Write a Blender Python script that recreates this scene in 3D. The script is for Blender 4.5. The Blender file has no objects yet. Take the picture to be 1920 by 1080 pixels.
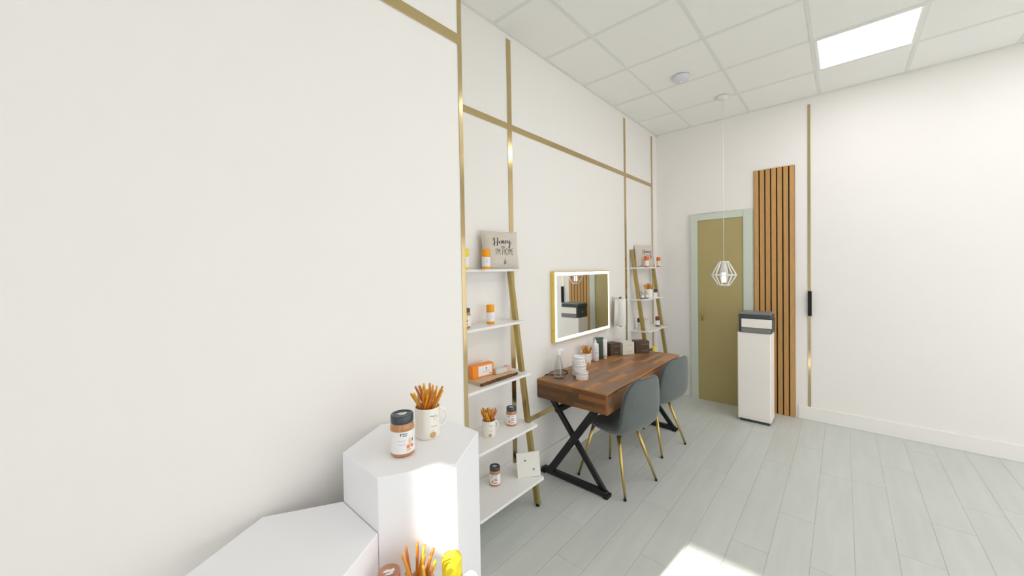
import bpy, bmesh, math, random
from mathutils import Vector, Matrix

random.seed(7)
scene = bpy.context.scene
COL = scene.collection
R = math.radians
PI = math.pi

# ------------------------------------------------------------------ camera
cam_d = bpy.data.cameras.new('camera')
cam_d.sensor_width = 36.0
cam_d.lens = 693.7 * 36.0 / 1920.0
cam_d.shift_y = -20.74 / 1920.0
cam_d.clip_start = 0.05
cam = bpy.data.objects.new('camera', cam_d)
COL.objects.link(cam)
YAW, PITCH, ROLL = R(41.865), R(1.0225), R(-0.9745)
fwd = Vector((math.cos(YAW) * math.cos(PITCH), math.sin(YAW) * math.cos(PITCH), -math.sin(PITCH)))
rgt = Vector((math.sin(YAW), -math.cos(YAW), 0.0))
up = rgt.cross(fwd)
r2 = math.cos(ROLL) * rgt + math.sin(ROLL) * up
u2 = -math.sin(ROLL) * rgt + math.cos(ROLL) * up
cam.matrix_world = Matrix(((r2.x, u2.x, -fwd.x, 0), (r2.y, u2.y, -fwd.y, 0), (r2.z, u2.z, -fwd.z, 1.63), (0, 0, 0, 1)))
scene.camera = cam

# ------------------------------------------------------------------ world, sun, area fills, exposure
world = bpy.data.worlds.new('world')
scene.world = world
world.use_nodes = True
bg = world.node_tree.nodes['Background']
bg.inputs[0].default_value = (0.80, 0.90, 1.0, 1)
bg.inputs[1].default_value = 1.0

sun_d = bpy.data.lights.new('sun', 'SUN')
sun_d.energy = 16.0
sun_d.angle = R(0.9)
sun_d.color = (1.0, 0.95, 0.88)
sun = bpy.data.objects.new('sun', sun_d)
COL.objects.link(sun)
SUN_AZ, SUN_EL = R(173.8), R(33.3)
to_sun = Vector((math.cos(SUN_AZ) * math.cos(SUN_EL), math.sin(SUN_AZ) * math.cos(SUN_EL), math.sin(SUN_EL)))
sun.rotation_euler = to_sun.to_track_quat('Z', 'Y').to_euler()
sun.location = (-4, 2, 5)

XL, XR = -1.60, 4.964          # window wall, end wall
YB, YF = 1.8485, -2.80         # wall with the mirror, wall behind the camera
ZC = 3.373
YP, XP = 1.32, 1.147           # pilaster front plane and right corner


def area(name, loc, target, sx, sy, power, color):
    d = bpy.data.lights.new(name, 'AREA')
    d.shape = 'RECTANGLE'
    d.size, d.size_y = sx, sy
    d.energy = power
    d.color = color
    o = bpy.data.objects.new(name, d)
    COL.objects.link(o)
    o.location = loc
    o.rotation_euler = (Vector(loc) - Vector(target)).to_track_quat('Z', 'Y').to_euler()
    return o


area('fill_left', (XL + 0.03, -1.15, 1.25), (3, -1.15, 1.25), 2.6, 1.9, 15, (0.95, 0.98, 1.0))  # added area light standing in for daylight from the side
area('fill_back', (2.0, YF + 0.03, 1.20), (2.0, 3, 1.20), 5.4, 2.0, 57, (0.98, 0.99, 1.0))  # added area light standing in for daylight from behind the camera

scene.view_settings.view_transform = 'Standard'
scene.view_settings.look = 'None'
scene.view_settings.gamma = 1.0
scene.view_settings.use_curve_mapping = False
scene.view_settings.exposure = -0.28
scene.cycles.max_bounces = 12
scene.cycles.diffuse_bounces = 8
scene.cycles.glossy_bounces = 4
scene.cycles.transmission_bounces = 10
scene.cycles.transparent_max_bounces = 12
scene.cycles.use_denoising = True
scene.cycles.use_adaptive_sampling = True
scene.cycles.adaptive_threshold = 0.03
scene.cycles.caustics_reflective = False
scene.cycles.caustics_refractive = False


# ------------------------------------------------------------------ materials
def srgb(r, g, b):
    f = lambda c: (c / 255) / 12.92 if c / 255 <= 0.04045 else ((c / 255 + 0.055) / 1.055) ** 2.4
    return (f(r), f(g), f(b), 1.0)


def mat(name, col, rough=0.5, metal=0.0, spec=0.5, noise=0.0, nscale=20.0, bump=0.0, bscale=200.0, trans=0.0, ior=1.45,
        emit=None, estr=0.0, coat=0.0, sheen=0.0, stretch=(1, 1, 1), rand=0.0):
    m = bpy.data.materials.new(name)
    m.use_nodes = True
    nt = m.node_tree
    b = nt.nodes['Principled BSDF']
    b.inputs['Base Color'].default_value = col
    b.inputs['Roughness'].default_value = rough
    b.inputs['Metallic'].default_value = metal
    b.inputs['Specular IOR Level'].default_value = spec
    b.inputs['Transmission Weight'].default_value = trans
    b.inputs['IOR'].default_value = ior
    b.inputs['Coat Weight'].default_value = coat
    b.inputs['Sheen Weight'].default_value = sheen
    if emit:
        b.inputs['Emission Color'].default_value = emit
        b.inputs['Emission Strength'].default_value = estr
    tc = nt.nodes.new('ShaderNodeTexCoord')
    mp = nt.nodes.new('ShaderNodeMapping')
    mp.inputs['Scale'].default_value = stretch
    nt.links.new(tc.outputs['Object'], mp.inputs['Vector'])
    vec = mp.outputs['Vector']
    if rand > 0:
        oi = nt.nodes.new('ShaderNodeObjectInfo')
        ad = nt.nodes.new('ShaderNodeVectorMath')
        ml = nt.nodes.new('ShaderNodeMath'); ml.operation = 'MULTIPLY'; ml.inputs[1].default_value = 37.0
        nt.links.new(oi.outputs['Random'], ml.inputs[0])
        nt.links.new(vec, ad.inputs[0]); nt.links.new(ml.outputs[0], ad.inputs[1])
        vec = ad.outputs[0]
    if noise > 0:
        nz = nt.nodes.new('ShaderNodeTexNoise')
        nz.inputs['Scale'].default_value = nscale
        nz.inputs['Detail'].default_value = 5
        nt.links.new(vec, nz.inputs['Vector'])
        rp = nt.nodes.new('ShaderNodeMapRange')
        rp.inputs['From Min'].default_value = 0.25; rp.inputs['From Max'].default_value = 0.75
        rp.inputs['To Min'].default_value = 1 - noise; rp.inputs['To Max'].default_value = 1 + noise
        nt.links.new(nz.outputs['Fac'], rp.inputs['Value'])
        val = rp.outputs[0]
        if rand > 0:
            rr = nt.nodes.new('ShaderNodeMapRange')
            rr.inputs['To Min'].default_value = 1 - rand; rr.inputs['To Max'].default_value = 1 + rand
            nt.links.new(oi.outputs['Random'], rr.inputs['Value'])
            mm = nt.nodes.new('ShaderNodeMath'); mm.operation = 'MULTIPLY'
            nt.links.new(val, mm.inputs[0]); nt.links.new(rr.outputs[0], mm.inputs[1])
            val = mm.outputs[0]
        hs = nt.nodes.new('ShaderNodeHueSaturation')
        hs.inputs['Color'].default_value = col
        nt.links.new(val, hs.inputs['Value'])
        nt.links.new(hs.outputs[0], b.inputs['Base Color'])
    if bump > 0:
        n2 = nt.nodes.new('ShaderNodeTexNoise')
        n2.inputs['Scale'].default_value = bscale
        n2.inputs['Detail'].default_value = 3
        nt.links.new(vec, n2.inputs['Vector'])
        bp = nt.nodes.new('ShaderNodeBump')
        bp.inputs['Strength'].default_value = bump
        bp.inputs['Distance'].default_value = 0.002
        nt.links.new(n2.outputs['Fac'], bp.inputs['Height'])
        nt.links.new(bp.outputs[0], b.inputs['Normal'])
    return m


def pane_mat(name, tint, gloss):
    m = bpy.data.materials.new(name); m.use_nodes = True
    nt = m.node_tree; nt.nodes.remove(nt.nodes['Principled BSDF'])
    out = nt.nodes['Material Output']
    t = nt.nodes.new('ShaderNodeBsdfTransparent'); t.inputs[0].default_value = tint
    g = nt.nodes.new('ShaderNodeBsdfGlossy'); g.inputs['Roughness'].default_value = 0.02
    fr = nt.nodes.new('ShaderNodeFresnel'); fr.inputs[0].default_value = gloss
    mx = nt.nodes.new('ShaderNodeMixShader')
    nt.links.new(fr.outputs[0], mx.inputs[0]); nt.links.new(t.outputs[0], mx.inputs[1]); nt.links.new(g.outputs[0], mx.inputs[2])
    nt.links.new(mx.outputs[0], out.inputs[0])
    return m


M = {}
M['wall'] = mat('wall_paint', srgb(242, 239, 236), 0.55, noise=0.008, nscale=3, bump=0.04, bscale=250)
M['wall_beige'] = mat('beige_paint', srgb(205, 198, 182), 0.6, noise=0.01, nscale=3)
M['ceil'] = mat('ceiling_tile', srgb(242, 242, 238), 0.85, noise=0.012, nscale=60, bump=0.15, bscale=260, rand=0.006)
M['tbar'] = mat('ceiling_grid', srgb(228, 229, 224), 0.5)
M['plank'] = mat('floor_plank', srgb(201, 205, 201), 0.36, noise=0.05, nscale=3.0, stretch=(0.7, 5, 1), rand=0.02, bump=0.03, bscale=60)
M['subfloor'] = mat('floor_joint', srgb(160, 163, 156), 0.8)
M['gold'] = mat('gold_trim', srgb(206, 184, 138), 0.14, metal=1.0)
M['gold_satin'] = mat('gold_satin', srgb(180, 160, 104), 0.36, metal=1.0)
M['gold_leg'] = mat('gold_leg', srgb(208, 182, 116), 0.3, metal=1.0)
M['gold_frame'] = mat('gold_frame', srgb(236, 206, 104), 0.34, metal=0.6)
M['white_lac'] = mat('white_lacquer', srgb(240, 240, 238), 0.25, spec=0.5)
M['white_ped'] = mat('white_pedestal', srgb(245, 245, 249), 0.42, spec=0.35)
M['black'] = mat('black_metal', srgb(26, 28, 31), 0.42, noise=0.05, nscale=30)
M['rubber'] = mat('black_rubber', srgb(18, 18, 18), 0.7)
M['velvet'] = mat('grey_velvet', srgb(92, 99, 97), 0.75, noise=0.10, nscale=9, sheen=0.25, bump=0.1, bscale=500)
M['piping'] = mat('blue_grey_piping', srgb(62, 72, 82), 0.7, sheen=0.5)
M['mirror'] = mat('mirror_silver', (0.93, 0.94, 0.93, 1), 0.0, metal=1.0)
M['led'] = mat('led_border', (1, 1, 1, 1), 0.4, emit=(0.96, 0.98, 1.0, 1), estr=1.6)
M['ceramic'] = mat('ivory_ceramic', srgb(240, 237, 229), 0.18, coat=0.3)
M['honey'] = mat('honey', srgb(192, 134, 84), 0.12, coat=0.6, noise=0.06, nscale=15)
M['jar_glass'] = pane_mat('jar_glass', (0.95, 0.95, 0.95, 1), 1.35)
M['lid'] = mat('dark_lid', srgb(78, 84, 90), 0.28, metal=0.5)
M['lid_sun_tint'] = mat('sun_tinted_lid', srgb(196, 140, 116), 0.35, metal=0.3)  # dark lid coloured pinkish to paint in sun and haze
M['label'] = mat('label_paper', srgb(240, 238, 240), 0.5)
M['ink'] = mat('ink_grey', srgb(74, 72, 74), 0.7)
M['ink_pale'] = mat('ink_pale', srgb(168, 166, 170), 0.7)
M['ink_orange'] = mat('ink_orange', srgb(238, 142, 96), 0.7)
M['ink_tan'] = mat('ink_tan', srgb(206, 170, 118), 0.7)
M['ink_red'] = mat('ink_coral', srgb(235, 122, 104), 0.7)
M['ink_cream'] = mat('ink_cream', srgb(232, 206, 160), 0.7)
M['amber'] = mat('amber_stick', srgb(224, 150, 34), 0.22, trans=0.0, coat=0.4)
M['amber_dark'] = mat('amber_stick_dark', srgb(200, 118, 28), 0.22, trans=0.0, coat=0.4)
M['amber_light'] = mat('amber_stick_light', srgb(236, 186, 56), 0.22, trans=0.0, coat=0.4)
M['orange_cap'] = mat('orange_plastic', srgb(250, 164, 8), 0.4)
M['red_orange'] = mat('red_orange_plastic', srgb(244, 112, 34), 0.4)
M['yellow'] = mat('yellow_plastic', srgb(244, 222, 40), 0.35)
M['brown_cap'] = mat('brown_plastic', srgb(112, 66, 38), 0.4)
M['orange_box'] = mat('orange_card', srgb(250, 148, 40), 0.5)
M['linen'] = mat('linen', srgb(214, 205, 194), 0.9, noise=0.03, nscale=120, bump=0.35, bscale=700, sheen=0.2)
M['board'] = mat('pale_board', srgb(214, 186, 152), 0.55, noise=0.06, nscale=6, stretch=(1.5, 12, 12))
M['bark'] = mat('bark', srgb(104, 68, 34), 0.8, noise=0.35, nscale=30, bump=0.6, bscale=60)
M['pink'] = mat('pink_wrap', srgb(226, 178, 164), 0.45)
M['frost'] = mat('clear_grey_plastic', srgb(222, 222, 216), 0.25, trans=0.1)
M['tile_white'] = mat('white_panel', srgb(236, 233, 226), 0.5, noise=0.015, nscale=12)
M['glass'] = mat('clear_glass', (0.98, 0.99, 0.99, 1), 0.02, trans=1.0, ior=1.38)
M['flask'] = pane_mat('flask_glass', (0.94, 0.95, 0.95, 1), 1.5)
_nt = M['flask'].node_tree
_lw = _nt.nodes.new('ShaderNodeLayerWeight'); _lw.inputs[0].default_value = 0.35
_mr = _nt.nodes.new('ShaderNodeMapRange'); _mr.inputs['To Min'].default_value = 0.03; _mr.inputs['To Max'].default_value = 0.45
_nt.links.new(_lw.outputs['Facing'], _mr.inputs['Value'])
_mx = [n_ for n_ in _nt.nodes if n_.type == 'MIX_SHADER'][0]
_nt.links.new(_mr.outputs[0], _mx.inputs[0])
M['white_plastic'] = mat('white_plastic', srgb(240, 240, 240), 0.35)
M['brown_box'] = mat('brown_card', srgb(84, 64, 48), 0.5, noise=0.05, nscale=30)
M['brown_foil'] = mat('brown_foil', srgb(132, 112, 90), 0.4)
M['cream_box'] = mat('cream_card', srgb(226, 223, 212), 0.5)
M['green_box'] = mat('green_card', srgb(84, 104, 92), 0.5)
M['paper'] = mat('paper_towel', srgb(240, 238, 234), 0.9, bump=0.15, bscale=300)
M['tan_wood'] = mat('tan_wood', srgb(226, 208, 184), 0.5, noise=0.06, nscale=20)
M['slat'] = mat('wood_slat', srgb(196, 150, 92), 0.5, noise=0.10, nscale=8, stretch=(8, 8, 1), rand=0.06)
M['slat_back'] = mat('slat_backing', srgb(46, 36, 26), 0.9)
M['olive'] = mat('olive_laminate', srgb(178, 163, 112), 0.5, noise=0.03, nscale=5)
M['sage'] = mat('pale_sage', srgb(208, 216, 204), 0.5)
M['printer_dark'] = mat('printer_dark', srgb(66, 74, 76), 0.45)
M['printer_grey'] = mat('printer_grey', srgb(128, 130, 128), 0.45)
M['printer_white'] = mat('printer_white', srgb(248, 242, 236), 0.45)
M['tv'] = mat('screen_black', srgb(14, 14, 16), 0.2)
M['pane'] = pane_mat('window_pane', (0.97, 0.98, 0.98, 1), 1.12)
M['frosted'] = mat('frosted_pane', (0.9, 0.92, 0.93, 1), 0.6, trans=0.3)
M['alu'] = mat('window_frame', srgb(212, 212, 210), 0.4, metal=0.3)
M['bulb'] = mat('lamp_bulb', (1, 1, 1, 1), 0.4, emit=(1, 0.93, 0.88, 1), estr=2.0)
M['panel_fill'] = mat('fill_panel_glow', (1, 1, 1, 1), 0.5, emit=(1.0, 0.99, 0.985, 1), estr=8.0)  # glow of the added ceiling fill panels
M['water'] = mat('purple_glass', srgb(218, 217, 228), 0.3)
WOODS = []
for i, c in enumerate([(158, 112, 74), (140, 102, 74), (172, 124, 80), (128, 98, 78), (150, 116, 88), (134, 110, 92), (182, 130, 78), (146, 104, 68)]):
    WOODS.append(mat('walnut_block_%s' % 'abcdefgh'[i], srgb(*c), 0.38, noise=0.16, nscale=9, stretch=(2.0, 22, 22), rand=0.05, spec=0.4))
WOODS_Y = []
for i, c in enumerate([(150, 98, 56), (112, 76, 48), (182, 122, 62), (98, 70, 48), (160, 108, 62), (132, 90, 54)]):
    WOODS_Y.append(mat('walnut_end_block_%s' % 'abcdefgh'[i], srgb(*c), 0.36, noise=0.20, nscale=9, stretch=(22, 2.0, 22), rand=0.05, spec=0.4))


# ------------------------------------------------------------------ mesh helpers
class MB:
    def __init__(self):
        self.v = []; self.f = []; self.sm = []

    def add(self, vs, fs, smooth=False, mx=None):
        o = len(self.v)
        self.v += [tuple((mx @ Vector(p)) if mx else p) for p in vs]
        self.f += [tuple(i + o for i in f) for f in fs]
        self.sm += [smooth] * len(fs)
        return self

    def box(self, x0, x1, y0, y1, z0, z1, mx=None):
        vs = [(x, y, z) for z in (z0, z1) for y in (y0, y1) for x in (x0, x1)]
        fs = [(0, 2, 3, 1), (4, 5, 7, 6), (0, 1, 5, 4), (2, 6, 7, 3), (0, 4, 6, 2), (1, 3, 7, 5)]
        return self.add(vs, fs, False, mx)

    def prism(self, poly, z0, z1, mx=None):
        n = len(poly)
        vs = [(x, y, z0) for x, y in poly] + [(x, y, z1) for x, y in poly]
        fs = [tuple(range(n - 1, -1, -1)), tuple(range(n, 2 * n))]
        fs += [(i, (i + 1) % n, n + (i + 1) % n, n + i) for i in range(n)]
        return self.add(vs, fs, False, mx)

    def lathe(self, prof, n=32, mx=None, smooth=True, a0=0.0, a1=2 * PI):
        full = abs(a1 - a0 - 2 * PI) < 1e-6
        vs = []; fs = []
        m = n if full else n + 1
        for r, z in prof:
            for k in range(m):
                a = a0 + (a1 - a0) * k / n
                vs.append((r * math.cos(a), r * math.sin(a), z))
        for i in range(len(prof) - 1):
            for k in range(n):
                k2 = (k + 1) % m if full else k + 1
                fs.append((i * m + k, i * m + k2, (i + 1) * m + k2, (i + 1) * m + k))
        return self.add(vs, fs, smooth, mx)

    def tube(self, pts, r, n=10, mx=None, smooth=True, cap=True, r_end=None, closed=False):
        pts = [Vector(p) for p in pts]
        L = len(pts)
        vs = []; fs = []
        t0 = (pts[1] - pts[0]).normalized()
        ref = Vector((0, 0, 1)) if abs(t0.z) < 0.9 else Vector((1, 0, 0))
        nrm = t0.cross(ref).normalized()
        for i, p in enumerate(pts):
            if closed:
                t = (pts[(i + 1) % L] - pts[(i - 1) % L]).normalized()
            else:
                t = (pts[min(i + 1, L - 1)] - pts[max(i - 1, 0)]).normalized()
            nrm = (nrm - t * nrm.dot(t)).normalized()
            b = t.cross(nrm)
            rr = r if r_end is None else r + (r_end - r) * i / (L - 1)
            for k in range(n):
                a = 2 * PI * k / n
                vs.append(tuple(p + nrm * math.cos(a) * rr + b * math.sin(a) * rr))
        for i in range(L if closed else L - 1):
            j = (i + 1) % L
            for k in range(n):
                fs.append((i * n + k, i * n + (k + 1) % n, j * n + (k + 1) % n, j * n + k))
        self.add(vs, fs, smooth, mx)
        if cap and not closed:
            self.add(vs[:n], [tuple(range(n - 1, -1, -1))], False, mx)
            self.add(vs[-n:], [tuple(range(n))], False, mx)
        return self

    def bar(self, p0, p1, w, h, side):
        """rectangular bar from p0 to p1; side = direction of the width w"""
        p0, p1 = Vector(p0), Vector(p1)
        t = (p1 - p0).normalized()
        s = Vector(side); s = (s - t * s.dot(t)).normalized()
        u = t.cross(s)
        vs = []
        for p in (p0, p1):
            for a, b in ((-1, -1), (1, -1), (1, 1), (-1, 1)):
                vs.append(tuple(p + s * a * w / 2 + u * b * h / 2))
        return self.add(vs, [(3, 2, 1, 0), (4, 5, 6, 7), (0, 1, 5, 4), (1, 2, 6, 5), (2, 3, 7, 6), (3, 0, 4, 7)])

    def mesh(self, name):
        me = bpy.data.meshes.new(name)
        me.from_pydata(self.v, [], self.f)
        me.polygons.foreach_set('use_smooth', self.sm)
        bm = bmesh.new(); bm.from_mesh(me)
        bmesh.ops.remove_doubles(bm, verts=bm.verts, dist=1e-6)
        bmesh.ops.recalc_face_normals(bm, faces=bm.faces)
        bm.to_mesh(me); bm.free()
        me.update()
        return me

    def build(self, name, m, parent=None, bevel=0.0, seg=2, subsurf=0, solid=0.0):
        return link(name, self.mesh(name), m, parent, bevel, seg, subsurf, solid)


def link(name, me, m, parent=None, bevel=0.0, seg=2, subsurf=0, solid=0.0):
    o = bpy.data.objects.new(name, me)
    COL.objects.link(o)
    if m is not None and not me.materials:
        me.materials.append(m)
    if parent:
        o.parent = parent
    if solid > 0:
        md = o.modifiers.new('solidify', 'SOLIDIFY'); md.thickness = solid; md.offset = 0
    if bevel > 0:
        md = o.modifiers.new('bevel', 'BEVEL'); md.width = bevel; md.segments = seg; md.limit_method = 'ANGLE'; md.angle_limit = R(40)
        md.harden_normals = False
    if subsurf > 0:
        md = o.modifiers.new('subsurf', 'SUBSURF'); md.levels = subsurf; md.render_levels = subsurf
    return o


def tag(o, label, cat, group=None, kind=None):
    o['label'] = label; o['category'] = cat
    if group: o['group'] = group
    if kind: o['kind'] = kind
    return o


def thing(name, label, cat, loc=(0, 0, 0), rz=0.0, group=None, kind=None):
    o = bpy.data.objects.new(name, None)
    COL.objects.link(o)
    o.location = loc; o.rotation_euler = (0, 0, rz)
    o.empty_display_size = 0.05
    return tag(o, label, cat, group, kind)


def struct(name, mb, m, label, cat, bevel=0.0):
    o = mb.build(name, m, None, bevel)
    return tag(o, label, cat, None, 'structure')


def smooth_path(pts, n=8):
    """Catmull-Rom through the points"""
    P = [Vector(p) for p in pts]
    P = [2 * P[0] - P[1]] + P + [2 * P[-1] - P[-2]]
    out = []
    for i in range(1, len(P) - 2):
        for k in range(n):
            t = k / n
            a, b, c, d = P[i - 1], P[i], P[i + 1], P[i + 2]
            out.append(0.5 * ((2 * b) + (c - a) * t + (2 * a - 5 * b + 4 * c - d) * t * t + (3 * b - a - 3 * c + d) * t ** 3))
    out.append(P[-2])
    return out


def ribbon(mb, pts, w, mapf, w2=None):
    """flat stroke: pts are (u,v); mapf(u,v) -> 3D"""
    P = [Vector((p[0], p[1])) for p in pts]
    vs = []
    for i, p in enumerate(P):
        t = (P[min(i + 1, len(P) - 1)] - P[max(i - 1, 0)])
        if t.length < 1e-9: t = Vector((1, 0))
        t.normalize()
        n = Vector((-t.y, t.x))
        ww = w
        if w2 is not None:                     # thick on down strokes, thin on up strokes
            ww = w + (w2 - w) * max(0.0, -t.y)
        vs.append(mapf(*(p + n * ww / 2))); vs.append(mapf(*(p - n * ww / 2)))
    fs = [(2 * i, 2 * i + 1, 2 * i + 3, 2 * i + 2) for i in range(len(P) - 1)]
    mb.add([tuple(v) for v in vs], fs)


def blob(mb, cu, cv, ru, rv, mapf, n=12):
    vs = [tuple(mapf(cu, cv))] + [tuple(mapf(cu + ru * math.cos(2 * PI * k / n), cv + rv * math.sin(2 * PI * k / n))) for k in range(n)]
    mb.add(vs, [(0, 1 + k, 1 + (k + 1) % n) for k in range(n)])


def cylmap(r, eps=0.0006):
    """u = arc length from the front direction (local -Y), v = height"""
    return lambda u, v: Vector(((r + eps) * math.sin(u / r), -(r + eps) * math.cos(u / r), v))


# ------------------------------------------------------------------ the setting
# floor: planks run along the mirror wall
floor = struct('floor', MB().box(XL, XR, YF, YB, -0.06, -0.002), M['subfloor'], 'pale grey-green wide plank floor', 'floor')
PW, PL = 0.1822, 1.22
starts = {0: 2.005, 1: 1.71, 2: 2.51, 3: 2.023}
row = 0
y = 1.412 + 3 * PW
rows = []
yy = 1.412
while yy < YB: yy += PW
k = int(round((yy - 1.412) / PW))
r = -k
plank_cache = {}
while True:
    y1 = 1.412 - r * PW; y0 = y1 - PW
    if y1 <= YF + 0.01: break
    off = starts.get(r, random.uniform(0, PL))
    x = off
    while x > XL: x -= PL
    while x < XR:
        a, b = max(x, XL), min(x + PL, XR); c, d = max(y0, YF), min(y1, YB)
        if b - a > 0.01 and d - c > 0.01:
            key = (round(b - a, 3), round(d - c, 3))
            if key not in plank_cache:
                l, w = b - a - 0.0014, d - c - 0.0014
                plank_cache[key] = MB().box(-l / 2, l / 2, -w / 2, w / 2, -0.004, 0.0).mesh('plank')
            o = link('plank', plank_cache[key], M['plank'], floor)
            o.location = ((a + b) / 2, (c + d) / 2, 0)
        x += PL
    r += 1

# ceiling: suspended tiles in a pale grid
ceiling = struct('ceiling', MB().box(XL, XR, YF, YB, ZC + 0.03, ZC + 0.08), M['wall'], 'suspended ceiling of square off-white tiles', 'ceiling')
TS = 0.6122
gx = [XR - TS * i for i in range(12)]
gx = sorted([g for g in gx if g > XL + 0.02] + [XL])
gy = sorted([g for g in [1.405 - TS * i for i in range(8)] if g > YF + 0.02] + [YB, YF])
tile_cache = {}
for i in range(len(gx) - 1):
    for j in range(len(gy) - 1):
        w, l = gx[i + 1] - gx[i] - 0.012, gy[j + 1] - gy[j] - 0.012
        key = (round(w, 3), round(l, 3))
        if key not in tile_cache:
            tile_cache[key] = MB().box(-w / 2, w / 2, -l / 2, l / 2, 0.003, 0.018).mesh('ceiling_tile')
        o = link('ceiling_tile', tile_cache[key], M['ceil'], ceiling)
        o.location = ((gx[i] + gx[i + 1]) / 2, (gy[j] + gy[j + 1]) / 2, ZC)
for g in gx[1:-1]:
    MB().box(g - 0.012, g + 0.012, YF, YB, ZC, ZC + 0.004).build('grid_bar', M['tbar'], ceiling)
for g in gy[1:-1]:
    MB().box(XL, XR, g - 0.012, g + 0.012, ZC - 0.0006, ZC + 0.0034).build('grid_bar', M['tbar'], ceiling)
mb = MB()
mb.box(XP, XR, YB - 0.02, YB, ZC - 0.003, ZC + 0.004); mb.box(XR - 0.02, XR, YF, YB, ZC - 0.003, ZC + 0.004)
mb.build('edge_angle', M['tbar'], ceiling)

# fill-light panels added to brighten the room, one per ceiling cell (behind and above the camera)
for px_, py_ in ((4.046, -0.125), (4.046, -1.349), (2.822, -0.125), (2.822, -1.349), (1.597, -1.349), (0.373, -1.349)):
    if True:
        t = thing('fill_panel', 'added square fill-light ceiling panel ' + {4.046: 'nearest the end wall', 2.822: 'second from the end wall', 1.597: 'third from the end wall', 0.373: 'farthest from the end wall'}[px_] + (', front row' if py_ > -1 else ', rear row'), 'added fill light', (px_, py_, ZC), group='added fill panels in the ceiling')
        mb = MB(); q = .294
        mb.box(-q, -q + .02, -q, q, -.004, .003); mb.box(q - .02, q, -q, q, -.004, .003); mb.box(-q + .02, q - .02, -q, -q + .02, -.004, .003); mb.box(-q + .02, q - .02, q - .02, q, -.004, .003)
        mb.build('frame', M['white_lac'], t)
        MB().box(-q + .02, q - .02, -q + .02, q - .02, -.002, .0025).build('diffuser', M['panel_fill'], t)

# walls
struct('wall_back', MB().box(XL - 0.1, XR + 0.1, YB, YB + 0.12, -0.06, ZC + 0.1), M['wall'], 'long white wall with the gold strips, mirror and desk', 'wall')
struct('wall_right', MB().box(XR, XR + 0.12, YF, YB, -0.06, ZC + 0.1), M['wall'], 'white end wall beyond the far ladder shelf', 'wall')
struct('wall_pilaster', MB().box(XL, XP, YP, YB, 0, ZC), M['wall'], 'projecting white wall section behind the hexagonal pedestals', 'wall')


def wall_with_openings(axis, pos, th, a0, a1, z0, z1, holes):
    """wall lying at axis=pos, spanning a0..a1, with rectangular holes (h0,h1,k0,k1)"""
    mb = MB()
    hs = sorted(holes)
    cuts = sorted(set([a0, a1] + [h for q in hs for h in q[:2]]))
    for i in range(len(cuts) - 1):
        l, r_ = cuts[i], cuts[i + 1]
        col = sorted([(q[2], q[3]) for q in hs if q[0] <= l + 1e-6 and q[1] >= r_ - 1e-6])
        z = z0
        for k0, k1 in col + [(z1, z1)]:
            if k0 > z + 1e-6:
                if axis == 'x': mb.box(min(pos, pos + th), max(pos, pos + th), l, r_, z, k0)
                else: mb.box(l, r_, min(pos, pos + th), max(pos, pos + th), z, k0)
            z = k1
    return mb


JY = 1.164
left_holes = [(-2.45, -1.20, 0.25, 2.25), (-1.10, 0.15, 0.25, 2.25), (0.70, JY, 2.30, 2.62)]  # added unseen windows: two frame the side fill, the high one trims the sun
struct('wall_left', wall_with_openings('x', XL, -0.12, YF, YB, -0.06, ZC + 0.1, left_holes), M['wall'], 'white side wall with the added windows beside the camera', 'wall')
back_holes = [(-0.75, 1.05, 0.20, 2.20), (1.10, 2.90, 0.20, 2.20), (2.95, 4.75, 0.20, 2.20)]  # unseen windows added to surround the rear fill light
struct('wall_front', wall_with_openings('y', YF, -0.12, XL - 0.12, XR + 0.12, -0.06, ZC + 0.1, back_holes), M['wall'], 'white wall with the added wide frosted windows behind the camera', 'wall')
wn = 0
for (a0, a1, z0, z1) in left_holes:
    wn += 1
    sunny = z0 > 1
    t = thing('window_%d' % wn, ('small clear high window added to shape the sun patch' if sunny else ('tall frosted window added around the side fill light, nearest the corner' if wn == 1 else 'tall frosted window added around the side fill light, nearest the pedestals')), 'window', (XL - 0.06, (a0 + a1) / 2, z0), kind='structure')
    w, h = (a1 - a0) / 2, z1 - z0
    fr = 0.012 if sunny else 0.04
    mb = MB(); mb.box(-0.03, 0.03, -w, -w + fr, 0, h); mb.box(-0.03, 0.03, w - fr, w, 0, h); mb.box(-0.03, 0.03, -w + fr, w - fr, 0, fr); mb.box(-0.03, 0.03, -w + fr, w - fr, h - fr, h)
    mb.build('window_frame', M['alu'], t)
    MB().box(-0.004, 0.004, -w + fr, w - fr, fr, h - fr).build('pane', M['pane'] if sunny else M['frosted'], t)
for (a0, a1, z0, z1) in back_holes:
    wn += 1
    t = thing('window_%d' % wn, 'wide frosted window added around the rear fill light, %s of three' % ('left' if wn == 4 else 'middle' if wn == 5 else 'right'), 'window', ((a0 + a1) / 2, YF - 0.06, z0), kind='structure')
    w, h = (a1 - a0) / 2, z1 - z0
    mb = MB(); mb.box(-w, -w + .04, -.03, .03, 0, h); mb.box(w - .04, w, -.03, .03, 0, h); mb.box(-w + .04, w - .04, -.03, .03, 0, .04); mb.box(-w + .04, w - .04, -.03, .03, h - .04, h)
    mb.build('window_frame', M['alu'], t)
    MB().box(-w + .04, w - .04, -.004, .004, .04, h - .04).build('pane', M['frosted'], t)

# baseboards
def baseboard(name, x0, x1, y0, y1, label):
    struct(name, MB().box(x0, x1, y0, y1, 0, 0.14), M['wall'], label, 'baseboard', 0.004)
baseboard('baseboard_back', XP, XR, YB - 0.014, YB, 'white baseboard under the mirror wall')
baseboard('baseboard_right', XR - 0.014, XR, YF, 0.36, 'white baseboard along the end wall')

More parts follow.
